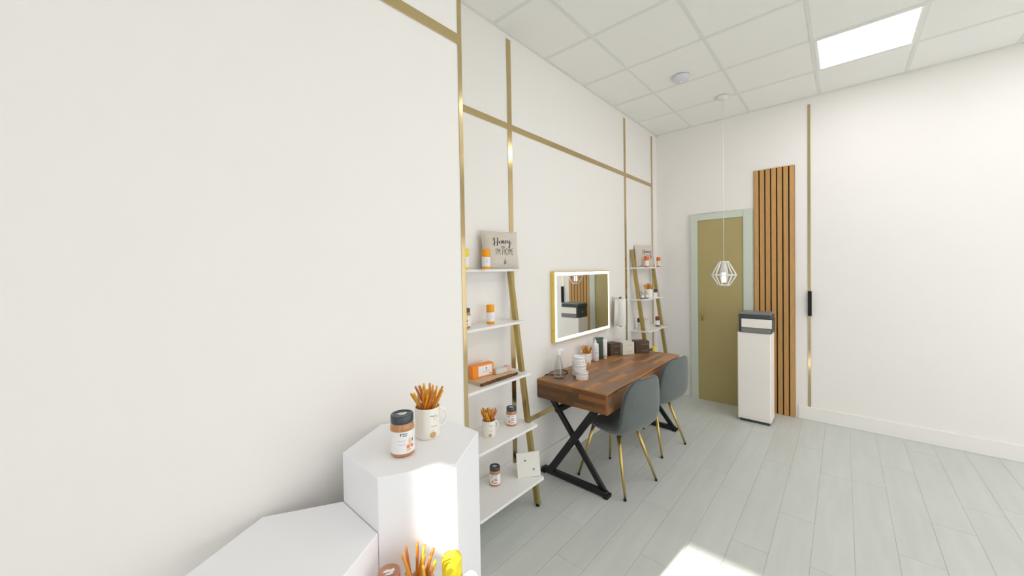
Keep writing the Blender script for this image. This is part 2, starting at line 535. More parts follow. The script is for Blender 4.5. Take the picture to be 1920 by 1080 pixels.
# gold wall strips
TN = [0]
def strip(x0, x1, y0, y1, z0, z1, label):
    TN[0] += 1
    struct('trim_%d' % TN[0], MB().box(x0, x1, y0, y1, z0, z1), M['gold'], label, 'trim', 0.0008)
T = 0.004
strip(XP - 0.023, XP, YP - 0.003, YP, 0.0, ZC, 'vertical gold strip on the corner of the projecting wall section')
strip(XL, XP - 0.023, YP - T, YP, 2.672, 2.718, 'horizontal gold strip high on the projecting wall section')
SW = 0.023
strip(2.062 - SW, 2.062 + SW, YB - T, YB, 0.175, 3.337, 'vertical gold strip behind the near ladder shelf')
strip(4.008 - SW, 4.008 + SW, YB - T, YB, 0.175, 3.330, 'vertical gold strip between the mirror and the far ladder shelf')
strip(4.800 - SW, 4.800 + SW, YB - T, YB, 0.175, 3.325, 'vertical gold strip next to the end wall corner')
strip(XP, 4.800 - SW, YB - T * 0.7, YB, 2.672, 2.718, 'long horizontal gold strip high on the mirror wall')
strip(XP, 4.800 - SW, YB - T * 0.7, YB, 0.428, 0.470, 'low horizontal gold strip passing behind the desk legs')

# ------------------------------------------------------------------ hexagonal pedestals
HS = 0.222
HCX, HCY = 0.6935, 1.0755
def hexpoly(s): return [(s * math.cos(R(30 + 60 * k)), s * math.sin(R(30 + 60 * k))) for k in range(6)]
def pedestal(cx, cy, h, label):
    t = thing('hexagonal_pedestal', label, 'pedestal', (cx, cy, 0), group='honeycomb cluster of white pedestals')
    MB().prism(hexpoly(HS - 0.012), 0, 0.03).build('plinth', M['white_ped'], t)
    MB().prism(hexpoly(HS - 0.0012), 0.03, h).build('body', M['white_ped'], t, 0.0025, 2)
    return t
DX = HS * math.sqrt(3)
pedestal(HCX, HCY, 1.06, 'tallest white hexagonal pedestal, carrying a honey jar and a mug of honey sticks')
pedestal(HCX - DX, HCY, 0.905, 'empty-topped white hexagonal pedestal at the left edge, lower than its neighbour')
pedestal(HCX - DX / 2, HCY - 1.5 * HS, 0.72, 'lowest white hexagonal pedestal in front, carrying the yellow-capped bottle')

# ------------------------------------------------------------------ desk
DX0, DX1, DY0, DY1, DZ = 2.342, 3.872, 1.228, 1.842, 0.753
AP = 0.150
desk = thing('desk', 'walnut butcher-block desk with black crossed metal legs under the mirror', 'desk', (0, 0, 0))
core = MB().box(DX0 + .006, DX1 - .006, DY0 + .006, DY1, DZ - AP + .002, DZ - .006).build('body', WOODS[3], desk)
def blocks(kind, u0, u1, v0, v1, rows_, lmin, lmax, seedv):
    rnd = random.Random(seedv)
    rh = (v1 - v0) / rows_
    last = -1
    for i in range(rows_):
        u = u0 - rnd.uniform(0, lmin)
        while u < u1 - 1e-6:
            L = rnd.uniform(lmin, lmax)
            a, b = max(u, u0), min(u + L, u1)
            u += L
            if u1 - u < 0.05: b = u1; u = u1
            if b - a < 0.02: continue
            v = v0 + i * rh
            g = 0.0002
            k = rnd.randrange(8)
            while k == last: k = rnd.randrange(8)
            last = k
            pr = rnd.uniform(0, 0.00025)
            hx, hv = (b - a) / 2 - g, rh / 2 - g
            if kind == 'top':
                o = MB().box(-hx, hx, -hv, hv, -.006, pr).build('wood_block', WOODS[k], desk)
                o.location = ((a + b) / 2, v + rh / 2, DZ)
            elif kind == 'front':
                o = MB().box(-hx, hx, -pr, .006, -hv, hv).build('wood_block', WOODS[k], desk)
                o.location = ((a + b) / 2, DY0, v + rh / 2)
            else:
                k = k % 6
                o = MB().box(-pr, .006, -hx, hx, -hv, hv).build('wood_block', WOODS_Y[k], desk)
                o.location = (DX0, (a + b) / 2, v + rh / 2)
blocks('top', DX0, DX1, DY0 + .008, DY1, 13, 0.20, 0.52, 3)
blocks('front', DX0 + .012, DX1, DZ - AP, DZ - .022, 3, 0.22, 0.5, 5)
blocks('end', DY0 + .014, DY1, DZ - AP, DZ - .009, 4, 0.14, 0.42, 12)
MB().box(DX0 - .0006, DX1, DY0 - .0006, DY0 + .008, DZ - .009, DZ).build('edge_band', WOODS[6], desk, .001)
MB().box(DX0 - .0006, DX0 + .006, DY0 + .008, DY1, DZ - .009, DZ - .0002).build('edge_band', WOODS_Y[2], desk)
MB().box(DX0 - .0008, DX0 + .012, DY0 - .0008, DY0 + .014, DZ - AP, DZ - .0105).build('corner_post', WOODS_Y[0], desk, .001)
dr = MB().box(DX0 + .10, (DX0 + DX1) / 2 - .01, DY0 - .002, DY0, DZ - AP + .008, DZ - .030).build('drawer', WOODS[0], desk)
MB().box((DX0 + DX1) / 2 + .01, DX1 - .10, DY0 - .002, DY0, DZ - AP + .008, DZ - .030).build('drawer', WOODS[4], desk)
def xframe(x):
    zt = DZ - AP
    MB().bar((x + .018, 1.735, zt), (x + .018, 1.285, .03), .026, .040, (1, 0, 0)).build('leg', M['black'], desk, .003)
    MB().bar((x - .010, 1.335, zt), (x - .010, 1.745, .03), .030, .052, (1, 0, 0)).build('leg', M['black'], desk, .003)
    MB().box(x - .022, x + .022, 1.250, 1.812, .008, .046).build('foot_bar', M['black'], desk, .006)
    MB().box(x - .03, x + .04, 1.236, 1.275, 0, .024).build('foot_pad', M['rubber'], desk, .006)
    MB().box(x - .03, x + .04, 1.785, 1.824, 0, .024).build('foot_pad', M['rubber'], desk, .006)
    m = Matrix.Translation((x - .022, 1.39, zt - .075)) @ Matrix.Rotation(R(90), 4, 'Y')
    MB().lathe([(0, 0), (.024, 0), (.026, .004), (.026, .026), (0, .026)], 20, m).build('bracket', M['black'], desk)
    m = Matrix.Translation((x, 1.675, zt - .075)) @ Matrix.Rotation(R(90), 4, 'Y')
    MB().lathe([(0, 0), (.024, 0), (.026, .004), (.026, .026), (0, .026)], 20, m).build('bracket', M['black'], desk)
    m = Matrix.Translation((x - .030, 1.545, .330)) @ Matrix.Rotation(R(90), 4, 'Y')
    MB().lathe([(0, 0), (.006, 0), (.007, .003), (.007, .012), (0, .012)], 12, m).build('bolt', M['lid'], desk)
xframe(2.372); xframe(3.80)
MB().box(2.385, 3.81, 1.650, 1.690, .512, .552).build('stretcher', M['black'], desk, .003)

# ------------------------------------------------------------------ wall mirror
mir = thing('lit_wall_mirror', 'rectangular wall mirror with glowing white border and thin gold frame', 'mirror', (0, 0, 0))
MX0, MX1, MZ0, MZ1, MY = 2.547, 3.530, 1.010, 1.612, 1.808
mb = MB()
fw = 0.006
mb.box(MX0, MX0 + fw, MY - .001, YB - .0005, MZ0, MZ1); mb.box(MX1 - fw, MX1, MY - .001, YB - .0005, MZ0, MZ1)
mb.box(MX0 + fw, MX1 - fw, MY - .001, YB - .0005, MZ0, MZ0 + fw); mb.box(MX0 + fw, MX1 - fw, MY - .001, YB - .0005, MZ1 - fw, MZ1)
mb.build('frame', M['gold_frame'], mir, .0006, 1)
lb = 0.028
mb = MB(); a0, a1, b0, b1 = MX0 + fw, MX1 - fw, MZ0 + fw, MZ1 - fw
mb.box(a0, a0 + lb, MY, MY + .01, b0, b1); mb.box(a1 - lb, a1, MY, MY + .01, b0, b1)
mb.box(a0 + lb, a1 - lb, MY, MY + .01, b0, b0 + lb); mb.box(a0 + lb, a1 - lb, MY, MY + .01, b1 - lb, b1)
mb.build('light_border', M['led'], mir)
MB().box(a0 + lb, a1 - lb, MY, MY + .01, b0 + lb, b1 - lb).build('glass', M['mirror'], mir)
MB().box(a0, a1, MY + .011, YB - .001, b0, b1).build('back_panel', M['black'], mir)
for z in (1.11, 1.51):
    m = Matrix.Translation((MX0, MY + .02, z)) @ Matrix.Rotation(R(-90), 4, 'Y')
    MB().lathe([(0, .0015), (.003, .0015), (.0035, 0)], 10, m).build('screw', M['lid'], mir)

# ------------------------------------------------------------------ ladder shelves
SHELF_Z = [0.213, 0.563, 0.915, 1.275, 1.640]
def rail_y(z): return 1.575 + 0.138 * z
def ladder(dx, label):
    t = thing('ladder_shelf', label, 'shelf', (dx, 0, 0), group='gold and white ladder shelves')
    for x in (1.415, 1.985):
        MB().bar((x, rail_y(.018), .018), (x, rail_y(1.847), 1.847), .026, .040, (1, 0, 0)).build('rail', M['gold_satin'], t, .0015, 1)
        MB().lathe([(0, 0), (.013, 0), (.014, .006), (.014, .02), (0, .02)], 16, Matrix.Translation((x, rail_y(.01), 0))).build('foot', M['rubber'], t)
        MB().box(x - .012, x + .012, rail_y(1.80) + .015, YB - .005, 1.79, 1.80).build('wall_bracket', M['gold_satin'], t)
    for z in SHELF_Z:
        y0 = rail_y(z) - .078
        y1 = YB - .006
        x0, x1 = 1.398, 2.004
        c = 0.012
        poly = [(x0 + c, y0), (x1 - c, y0), (x1 - c * .3, y0 + c * .3), (x1, y0 + c), (x1, y1), (x0, y1), (x0, y0 + c), (x0 + c * .3, y0 + c * .3)]
        MB().prism(poly, z - .017, z).build('shelf_board', M['white_lac'], t, .002, 2)
    return t
ladder(0, 'near gold ladder shelf with five white boards, beside the desk')
FDX = 2.711
ladder(FDX, 'far gold ladder shelf with white boards, in the corner beyond the desk')

# ------------------------------------------------------------------ chairs
def make_chair(label, loc, rz):
    t = thing('dining_chair', label, 'chair', loc, rz, 'grey velvet chairs at the desk')
    # profile along the shell: (y forward, z, half width, side curl up, side curl forward)
    prof = [(.168, .410, .120, .000, .000), (.165, .430, .150, .004, .0), (.140, .447, .182, .010, .0), (.075, .449, .208, .022, .0), (-.015, .441, .226, .034, .0),
            (-.105, .435, .236, .045, .004), (-.180, .443, .239, .046, .018), (-.230, .476, .234, .034, .036), (-.254, .530, .227, .018, .050), (-.265, .600, .220, .006, .056),
            (-.270, .672, .211, .0, .054), (-.273, .742, .197, .0, .048), (-.275, .791, .172, .0, .036), (-.276, .822, .143, .0, .024), (-.277, .839, .090, .0, .010)]
    NU = 12
    vs = []; fs = []
    for (py, pz, hw, cu, cf) in prof:
        for k in range(NU + 1):
            u = -1 + 2 * k / NU
            a = abs(u)
            vs.append((hw * math.sin(u * PI / 2 * .92) / math.sin(PI / 2 * .92), py + cf * a ** 2.2, pz + cu * a ** 2.6))
    n = NU + 1
    for i in range(len(prof) - 1):
        for k in range(NU):
            fs.append((i * n + k, i * n + k + 1, (i + 1) * n + k + 1, (i + 1) * n + k))
    sh = MB().add(vs, fs, True)
    me = sh.mesh('shell')
    o = link('shell', me, M['velvet'], t, 0, 2, 0, .030)
    md = o.modifiers.new('subsurf', 'SUBSURF'); md.levels = 2; md.render_levels = 2
    # piping around the rim
    rim = [vs[i * n] for i in range(len(prof))] + [vs[(len(prof) - 1) * n + k] for k in range(1, n)] + [vs[i * n + NU] for i in range(len(prof) - 2, -1, -1)]
    rim = [Vector(p) for p in rim] + [Vector(vs[k]) for k in range(NU - 1, 0, -1)]
    cen = Vector((0, 0, .55))
    MB().tube(smooth_path(rim + [rim[0]], 3)[:-1], .0085, 8, None, True, False, None, True).build('piping', M['piping'], t)
    # under-seat plate and legs
    MB().box(-.12, .12, -.10, .13, .405, .418).build('seat_plate', M['black'], t, .003)
    for sx in (-1, 1):
        for fy, ty in ((.215, .125), (-.215, -.095)):
            top = Vector((sx * .105, ty, .424)); bot = Vector((sx * .195, fy, .012))
            lg = MB().tube([top, top.lerp(bot, .5), bot], .0150, 14, None, True, True, .0085).build('leg', M['gold_leg'], t)
            MB().tube([bot + Vector((0, 0, .003)), bot + Vector((sx * .002, 0, -.012))], .0098, 12).build('foot_cap', M['rubber'], lg)
    return t
CH_RZ = R(-10.5)
make_chair('grey velvet shell chair with gold legs at the near end of the desk', (2.654, 1.317, 0), CH_RZ)
make_chair('grey velvet shell chair half cut off at the right, second along the desk', (3.412, 1.335, 0), CH_RZ)

# ------------------------------------------------------------------ small objects
def round_label(mb, r, a, z0, z1, n=20):
    """label patch wrapped round a cylinder about local -Y, half angle a"""
    vs = []; fs = []
    for k in range(n + 1):
        an = -PI / 2 - a + 2 * a * k / n
        vs += [(r * math.cos(an), r * math.sin(an), z0), (r * math.cos(an), r * math.sin(an), z1)]
    for k in range(n): fs.append((2 * k, 2 * k + 2, 2 * k + 3, 2 * k + 1))
    mb.add(vs, fs, True)
    return mb

def part(mb, name, m, parent, **k): return mb.build(name, m, parent, **k)

def honey_jar(loc, rz, label, r=.036, h=.122, lidm='lid', variant=0):
    t = thing('honey_jar', label, 'jar', loc, rz, 'honey jars')
    body = [(0, .0), (r * .86, .0), (r * .97, .004), (r, .012), (r, h * .70), (r * .97, h * .76), (r * .90, h * .80), (r * .88, h * .83)]
    MB().lathe(body + [(0, h * .83)], 36).build('body', M['honey'], t)
    lz = h * .81
    L = MB().lathe([(r * .90, lz), (r * .95, lz), (r * .96, lz + .003), (r * .96, h - .004), (r * .92, h - .0005), (r * .80, h), (r * .78, h - .0015), (0, h - .0015)], 36).build('lid', M[lidm], t)
    mk = MB()
    for (cu, cv, w_, l_) in ((-.006, .004, .010, .005), (.007, .002, .008, .006), (0, -.007, .012, .004)):
        mk.prism([(cu - w_, cv - l_ * .4), (cu, cv - l_), (cu + w_, cv - l_ * .2), (cu + w_ * .6, cv + l_), (cu - w_ * .5, cv + l_ * .7)], h - .0014, h - .0008)
    mk.build('lid_mark', M['label'], L)
    lab = round_label(MB(), r + .0005, R(112), h * .10, h * .635).build('label', M['label'], t)
    f = cylmap(r, .0009)
    d = MB(); pale = MB(); og = MB(); rd = MB(); cr = MB()
    if variant == 0:
        blob(d, -.008, h * .57, .0016, .005, f)
        for i, (u0, u1) in enumerate(((-.004, .012), (-.002, .011))): ribbon(d, [(u0 + (u1 - u0) * q / 6, h * .585 - i * .006) for q in range(7)], .0022, f)
        for i, (u0, u1) in enumerate(((-.018, .006), (-.016, .008))): ribbon(pale, [(u0 + (u1 - u0) * q / 6, h * .42 - i * .012) for q in range(7)], .001, f)
        blob(og, .014, h * .26, .006, .006, f); blob(og, .026, h * .27, .005, .006, f); blob(cr, .020, h * .38, .005, .011, f); blob(cr, .016, h * .18, .009, .004, f); blob(rd, .030, h * .25, .003, .004, f); blob(d, .030, h * .40, .0022, .006, f)
    else:
        for i, (u0, u1) in enumerate(((-.020, -.010), (-.019, -.011))): ribbon(d, [(u0 + (u1 - u0) * q / 4, h * .57 - i * .006) for q in range(5)], .0025, f)
        ribbon(pale, [(.002 + .018 * q / 5, h * .56) for q in range(6)], .003, f)
        for i in range(2): ribbon(d, [(.000 + .020 * q / 5, h * .42 - i * .009) for q in range(6)], .0045, f)
        blob(og, -.016, h * .24, .004, .006, f); blob(og, -.010, h * .30, .004, .008, f); blob(cr, -.006, h * .20, .006, .006, f)
        ribbon(rd, [(-.002 + .024 * q / 5, h * .205) for q in range(6)], .007, f)
    for mb_, mm in ((d, 'ink'), (pale, 'ink_pale'), (og, 'ink_orange'), (rd, 'ink_red'), (cr, 'ink_cream')):
        if mb_.f: mb_.build('print', M[mm], lab)
    return t

def mug(loc, rz, label, r=.0435, h=.102, hand=0.0, deco=True):
    t = thing('mug', label, 'mug', loc, rz, 'white mugs of honey sticks')
    MB().lathe([(0, 0), (r * .92, 0), (r * .98, .003), (r, .010), (r, h - .002), (r - .0012, h), (r - .0030, h - .001), (r - .0038, h - .006), (r - .0038, .010), (0, .008)], 40).build('body', M['ceramic'], t)
    pts = []
    for k in range(13):
        a = -PI / 2 + PI * k / 12
        pts.append((r - .003 + (.034 * math.cos(a)) ** 1.0, 0, h * .5 + .034 * math.sin(a)))
    pts = [Vector(p) for p in pts]
    m = Matrix.Rotation(hand, 4, 'Z')
    MB().tube(pts, .0050, 10, m).build('handle', M['ceramic'], t)
    if deco:
        f = cylmap(r)
        a = MB(); b = MB(); c = MB()
        ribbon(b, [(-.002 + .024 * q / 8, h * .77 + .0015 * math.sin(q)) for q in range(9)], .0016, f)
        ribbon(b, [(.018 + .012 * q / 4, h * .70 + .001 * q) for q in range(5)], .0012, f)
        ribbon(a, [(.002 + .022 * q / 6, h * .43 + .0012 * math.sin(2 * q)) for q in range(7)], .0022, f)
        blob(a, .008, h * .15, .012, .0105, f); ribbon(a, [(.008, h * .25), (.008, h * .33)], .0012, f)
        ribbon(c, smooth_path([(.010, h * .74, 0), (.014, h * .62, 0), (.018, h * .70, 0), (.014, h * .58, 0)], 4), .0014, f)
        a.build('print', M['ink_tan'], t); b.build('print', M['ink'], t); c.build('print', M['ink_cream'], t)
    return t

STICK = {}
def sticks(loc, n, r, h, label, group, seed, top=.175, spread=1.0):
    """honey sticks standing in a mug of inner radius r"""
    rnd = random.Random(seed)
    L0 = top
    if L0 not in STICK:
        st = MB()
        st.lathe([(.0040, 0), (.0041, .008), (.0041, L0 - .008), (.0034, L0)], 8); st.lathe([(0, 0), (.0040, 0)], 8, None, False); st.lathe([(.0034, L0), (0, L0 - .0005)], 8, None, False)
        STICK[L0] = [st.mesh('honey_stick') for _ in range(3)]
        for me, k in zip(STICK[L0], ('amber', 'amber_dark', 'amber_light')): me.materials.append(M[k])
    def seg_dist(p1, d1, p2, d2):
        best = 1.0
        for k in range(13):                      # coarse closest approach over the stick length
            p = p1 + d1 * (L0 * k / 12)
            t_ = max(0.0, min(L0, (p - p2).dot(d2)))
            best = min(best, (p - p2 - d2 * t_).length)
        return best
    placed = []
    for i in range(n):
        q = math.sqrt((i + .5) / n)
        choice = None
        for tries in range(160):
            a = 2 * PI * i * 0.618 + rnd.uniform(-.8, .8)
            rr = (r - .006) * min(1.0, q * rnd.uniform(.9, 1.08))
            tx, ty = rr * math.cos(a), rr * math.sin(a)           # where it crosses the rim
            lean = spread * q * (rnd.uniform(1.2, 2.0) if q > .45 else rnd.uniform(.3, 1.4))
            sw = rnd.uniform(-.85, .85)
            bx, by = tx - (r * .95) * lean * math.cos(a + sw), ty - (r * .95) * lean * math.sin(a + sw)
            br = math.hypot(bx, by)
            if br > r - .009: bx *= (r - .009) / br; by *= (r - .009) / br
            dd = Vector((tx - bx, ty - by, h - .012)).normalized(); pp = Vector((bx, by, .0125))
            m_ = min([seg_dist(pp, dd, a_, b_) for a_, b_ in placed] or [1.0])
            if choice is None or m_ > choice[0]: choice = (m_, tx, ty, bx, by, pp, dd)
            if m_ > .0074: break
        m_, tx, ty, bx, by, pp, dd = choice
        placed.append((pp, dd))
        d = Vector((tx - bx, ty - by, h - .012)).normalized()
        o = bpy.data.objects.new('honey_stick', STICK[L0][rnd.choice((0, 0, 1, 1, 2))])
        COL.objects.link(o)
        s = rnd.uniform(.93, 1.03)
        o.scale = (1, 1, s)
        o.rotation_euler = d.to_track_quat('Z', 'Y').to_euler()
        o.location = Vector(loc) + Vector((bx, by, .0125))
        tag(o, label, 'honey stick', group)

def bottle(loc, rz, label, capm, r=.027, h=.127, base=True, lab_col='label'):
    t = thing('cylinder_bottle', label, 'bottle', loc, rz, 'small cylinder bottles')
    MB().lathe([(0, 0), (r * .94, 0), (r, .003), (r, h * .63), (0, h * .63)], 32).build('body', M[capm] if base else M['white_plastic'], t)
    MB().lathe([(0, h * .635), (r * .99, h * .635), (r * 1.0, h * .65), (r * 1.0, h - .005), (r * .95, h - .001), (0, h)], 32).build('cap', M[capm], t)
    lab = MB().lathe([(r + .0005, h * .125), (r + .0005, h * .61)], 36).build('label', M[lab_col], t)
    f = cylmap(r, .0011); d = MB()
    for i, (u0, u1) in enumerate(((.002, .014), (.000, .012), (.004, .012))): ribbon(d, [(u0 + (u1 - u0) * q / 4, h * (.45 - .06 * i)) for q in range(5)], .0014, f)
    d.build('print', M['ink_pale'], lab)
    return t

# pillow with the lettering
def stroke_text():
    S = []   # (points, kind)
    # "Honey" script, unit frame u -1..1, v -1..1
    S += [([(-.66, .47), (-.62, .56), (-.57, .59)], 'h'), ([(-.57, .59), (-.575, .45), (-.585, .30), (-.61, .16)], 's'), ([(-.37, .61), (-.385, .46), (-.40, .32), (-.43, .16)], 's'),
          ([(-.68, .22), (-.60, .31), (-.50, .36), (-.38, .37), (-.33, .34)], 'h')]
    S += [([(-.20, .42), (-.27, .40), (-.29, .33), (-.25, .29), (-.19, .31), (-.17, .37), (-.20, .42), (-.14, .41)], 's'),
          ([(-.12, .44), (-.13, .36), (-.14, .29)], 's'), ([(-.135, .34), (-.10, .42), (-.06, .44), (-.04, .40), (-.05, .33), (-.03, .29), (.02, .31)], 's'),
          ([(.04, .35), (.10, .38), (.12, .43), (.09, .45), (.05, .40), (.06, .32), (.11, .29), (.17, .33)], 's'),
          ([(.20, .46), (.20, .38), (.23, .33), (.28, .35), (.33, .46)], 's'), ([(.33, .46), (.32, .30), (.31, .16), (.27, .06), (.22, .06), (.24, .14), (.36, .27), (.46, .36)], 's')]
    # bee below
    S += [([(-.20, .10), (-.16, .14), (-.10, .12)], 't'), ([(-.19, .07), (-.12, .06)], 't'), ([(-.10, .10), (-.06, .06)], 't'), ([(-.06, .14), (-.02, .10), (-.02, .05)], 't'), ([(-.12, .04), (-.05, .02)], 't')]
    # dotted flight path
    S += [([(.40, .50), (.46, .54), (.52, .52)], 'p'), ([(.44, .40), (.50, .36), (.58, .36)], 'p')]
    # I'M HOME, tall thin capitals
    y0, y1 = -.30, .02
    def L(x, pts): return [(x + a * 1.0, y0 + b * (y1 - y0)) for a, b in pts]
    S += [(L(-.52, [(0, 0), (0, 1)]), 'c'), (L(-.47, [(0, .98), (-.012, .84)]), 'c'),
          (L(-.42, [(0, 0), (.01, 1)]), 'c'), (L(-.42, [(.01, 1), (.07, .5)]), 'c'), (L(-.42, [(.07, .5), (.13, 1)]), 'c'), (L(-.42, [(.13, 1), (.14, 0)]), 'c'),
          (L(-.14, [(0, 0), (0, 1)]), 'c'), (L(-.14, [(.13, 0), (.13, 1)]), 'c'), (L(-.14, [(0, .62), (.13, .62)]), 'c')]
    S += [([(.12 + .075 * math.cos(t_ * PI / 8), (y0 + y1) / 2 + (y1 - y0) / 2 * math.sin(t_ * PI / 8)) for t_ in range(17)], 'c')]
    S += [(L(.25, [(0, 0), (.01, 1)]), 'c'), (L(.25, [(.01, 1), (.06, .5)]), 'c'), (L(.25, [(.06, .5), (.11, 1)]), 'c'), (L(.25, [(.11, 1), (.12, 0)]), 'c'),
          (L(.43, [(0, 0), (0, 1)]), 'c'), (L(.43, [(0, 1), (.10, 1)]), 'c'), (L(.43, [(0, .58), (.08, .58)]), 'c'), (L(.43, [(0, 0), (.10, 0)]), 'c')]
    # small emblem at the bottom
    S += [([(0.0, -.60), (-.05, -.64), (-.05, -.72), (.0, -.77), (.05, -.72), (.05, -.64), (0, -.60)], 't'), ([(-.02, -.67), (.02, -.67)], 't'), ([(0, -.52), (0, -.56)], 't'), ([(-.03, -.54), (.03, -.54)], 't'), ([(-.02, -.72), (.02, -.72)], 't')]
    return S

def pillow(pbl, pbr, z, lean, size_h, label):
    a, b = Vector(pbl), Vector(pbr)
    W = (b - a).length
    ang = math.atan2(b.y - a.y, b.x - a.x)
    t = thing('cushion', label, 'cushion', ((a.x + b.x) / 2, (a.y + b.y) / 2, z), ang, 'lettered linen cushions')
    w2, h2 = W / 2, size_h / 2
    TH = .042
    ml = Matrix.Rotation(-lean, 4, 'X')
    def P(u, v, s):
        x = u * w2 * (1 - .07 * (1 - v * v) * (abs(u) ** 2))
        zz = v * h2 * (1 - .06 * (1 - u * u) * (abs(v) ** 2) * (1 if v > 0 else .15))
        th = TH * max(0.0, (1 - u ** 4)) ** .6 * max(0.0, (1 - v ** 4)) ** .6
        th += .0035 * math.sin(5 * u + 2 * v) * (1 - u * u) * (1 - v * v)
        p = Vector((x, -s * (th + .001), zz + h2))
        return ml @ p
    N = 22
    mb = MB()
    for s in (1, -1):
        vs = [tuple(P(-1 + 2 * i / N, -1 + 2 * j / N, s)) for j in range(N + 1) for i in range(N + 1)]
        fs = [(j * (N + 1) + i, j * (N + 1) + i + 1, (j + 1) * (N + 1) + i + 1, (j + 1) * (N + 1) + i) for j in range(N) for i in range(N)]
        mb.add(vs, fs, True)
    mb.build('cover', M['linen'], t)
    edge = [P(-1 + 2 * k / 20, -1, 0) for k in range(20)] + [P(1, -1 + 2 * k / 20, 0) for k in range(20)] + [P(1 - 2 * k / 20, 1, 0) for k in range(20)] + [P(-1, 1 - 2 * k / 20, 0) for k in range(20)]
    MB().tube(edge, .0022, 6, None, True, False, None, True).build('seam', M['linen'], t)
    f = lambda u, v: P(u, v, 1) + ml @ Vector((0, -.0012, 0))
    dk = MB(); pl = MB(); tx = MB()
    for pts, kd in stroke_text():
        pts = [(q[0] * .90 + .085, q[1]) for q in pts]
        if kd == 'h':
            ribbon(dk, [(p.x, p.y) for p in smooth_path([(q[0], q[1], 0) for q in pts], 6)], .022, f)
        elif kd == 's':
            ribbon(dk, [(p.x, p.y) for p in smooth_path([(q[0], q[1], 0) for q in pts], 6)], .020, f, .052)
        elif kd == 't':
            ribbon(tx, [(p.x, p.y) for p in smooth_path([(q[0], q[1], 0) for q in pts], 4)], .022, f)
        elif kd == 'p':
            ribbon(pl, [(p.x, p.y) for p in smooth_path([(q[0], q[1], 0) for q in pts], 4)], .010, f)
        else:
            sub = []
            for i in range(len(pts) - 1):
                for q in range(4): sub.append((pts[i][0] + (pts[i + 1][0] - pts[i][0]) * q / 4, pts[i][1] + (pts[i + 1][1] - pts[i][1]) * q / 4))
            sub.append(pts[-1])
            ribbon(dk, sub, .020, f)
    dk.build('lettering', M['ink'], t); tx.build('print', M['ink'], t); pl.build('print', M['ink_pale'], t)
    tg = MB(); p0 = P(.97, .86, 1)
    tg.box(p0.x - .001, p0.x + .012, p0.y - .001, p0.y + .0004, p0.z - .02, p0.z + .006).build('care_tag', M['label'], t)
    return t

S1, S2, S3, S4, S5 = 1.640, 1.275, .915, .563, .213
G = .0003
# near ladder, top board
pillow((1.705, 1.790), (1.983, 1.708), S1 + .001, R(6), .262, 'beige linen cushion lettered Honey I\'m home, on the near ladder shelf')
bottle((1.642, 1.690, S1 + G), R(-45), 'orange-capped cylinder bottle in front of the near cushion, top board', 'orange_cap')
bottle((1.487, 1.720, S1 + G), R(-45), 'yellow-capped bottle half hidden by the wall corner, near top board', 'yellow')
# second board
bottle((1.748, 1.768, S2 + G), R(-45), 'orange-capped cylinder bottle alone on the second board of the near shelf', 'orange_cap')
honey_jar((1.524, 1.770, S2 + G), R(-40), 'honey jar half hidden by the wall corner, second board of near shelf', variant=1)
# third board: live-edge board, orange box, clear packet
lb_ = thing('serving_board', 'live-edge wooden board with dark bark front on the third near shelf', 'board', (1.725, 1.735, S3 + G))
rnd = random.Random(4)
fr_ = [(-.170 + .340 * k / 14, -.068 + rnd.uniform(-.003, .003)) for k in range(15)]
MB().prism([(-.162, .070)] + fr_ + [(.168, .066)], 0, .021).build('slab', M['board'], lb_, .001)
mb = MB()
vs = []
for k in range(29):
    x = -.171 + .342 * k / 28
    d0 = -.068
    for zz, dy in ((.0, -.003), (.006, -.012), (.013, -.009), (.0205, -.002), (.0205, .004), (0, .004)):
        vs.append((x, d0 + dy + rnd.uniform(-.0025, .0025) * (dy < 0), zz))
fs = []
for k in range(28):
    for q in range(6): fs.append((k * 6 + q, k * 6 + (q + 1) % 6, k * 6 + 6 + (q + 1) % 6, k * 6 + 6 + q))
fs += [tuple(range(5, -1, -1)), tuple(range(28 * 6, 28 * 6 + 6))]
mb.add(vs, fs).build('bark_edge', M['bark'], lb_)
bx_ = thing('orange_box', 'orange carton with white label standing on the wooden board', 'box', (1.668, 1.772, S3 + .0215), R(-4))
MB().box(-.096, .080, -.022, .022, 0, .084).build('carton', M['orange_box'], bx_, .0012)
lab = MB().box(-.050, .064, -.0226, -.0220, .010, .074).build('label', M['label'], bx_)
pm = lambda u, v: Vector((u, -.0230, v))
mb = MB(); blob(mb, .016, .056, .005, .006, pm); ribbon(mb, [(.010, .046), (.022, .046)], .0022, pm); ribbon(mb, [(.044, .018), (.058, .018)], .005, pm); mb.build('print', M['ink'], lab)
mb = MB(); ribbon(mb, [(-.02, .036), (.05, .036)], .0014, pm); ribbon(mb, [(-.012, .031), (.042, .031)], .0014, pm); mb.build('print', M['ink_pale'], lab)
pk = thing('clear_packet', 'small clear grey packet with pink end lying on the wooden board', 'packet', (1.822, 1.728, S3 + .0215), R(-8))
MB().box(-.074, .028, -.020, .020, 0, .036).build('pouch', M['frost'], pk, .006, 3)
MB().prism([(.012, -.0205), (.050, -.019), (.058, .006), (.044, .021), (.016, .0205)], .001, .040).build('wrapped_end', M['pink'], pk, .005, 3)
# fourth board
mug((1.664, 1.714, S4 + G), R(-45), 'white mug full of honey sticks on the fourth board of the near shelf', hand=R(38))
sticks((1.664, 1.714, S4 + G), 24, .0395, .102, 'amber honey stick in the mug on the near ladder shelf', 'honey sticks in the near shelf mug', 11, .168, .8)
honey_jar((1.882, 1.714, S4 + G), R(-52), 'honey jar with dark lid beside the mug on the fourth near board', variant=1)
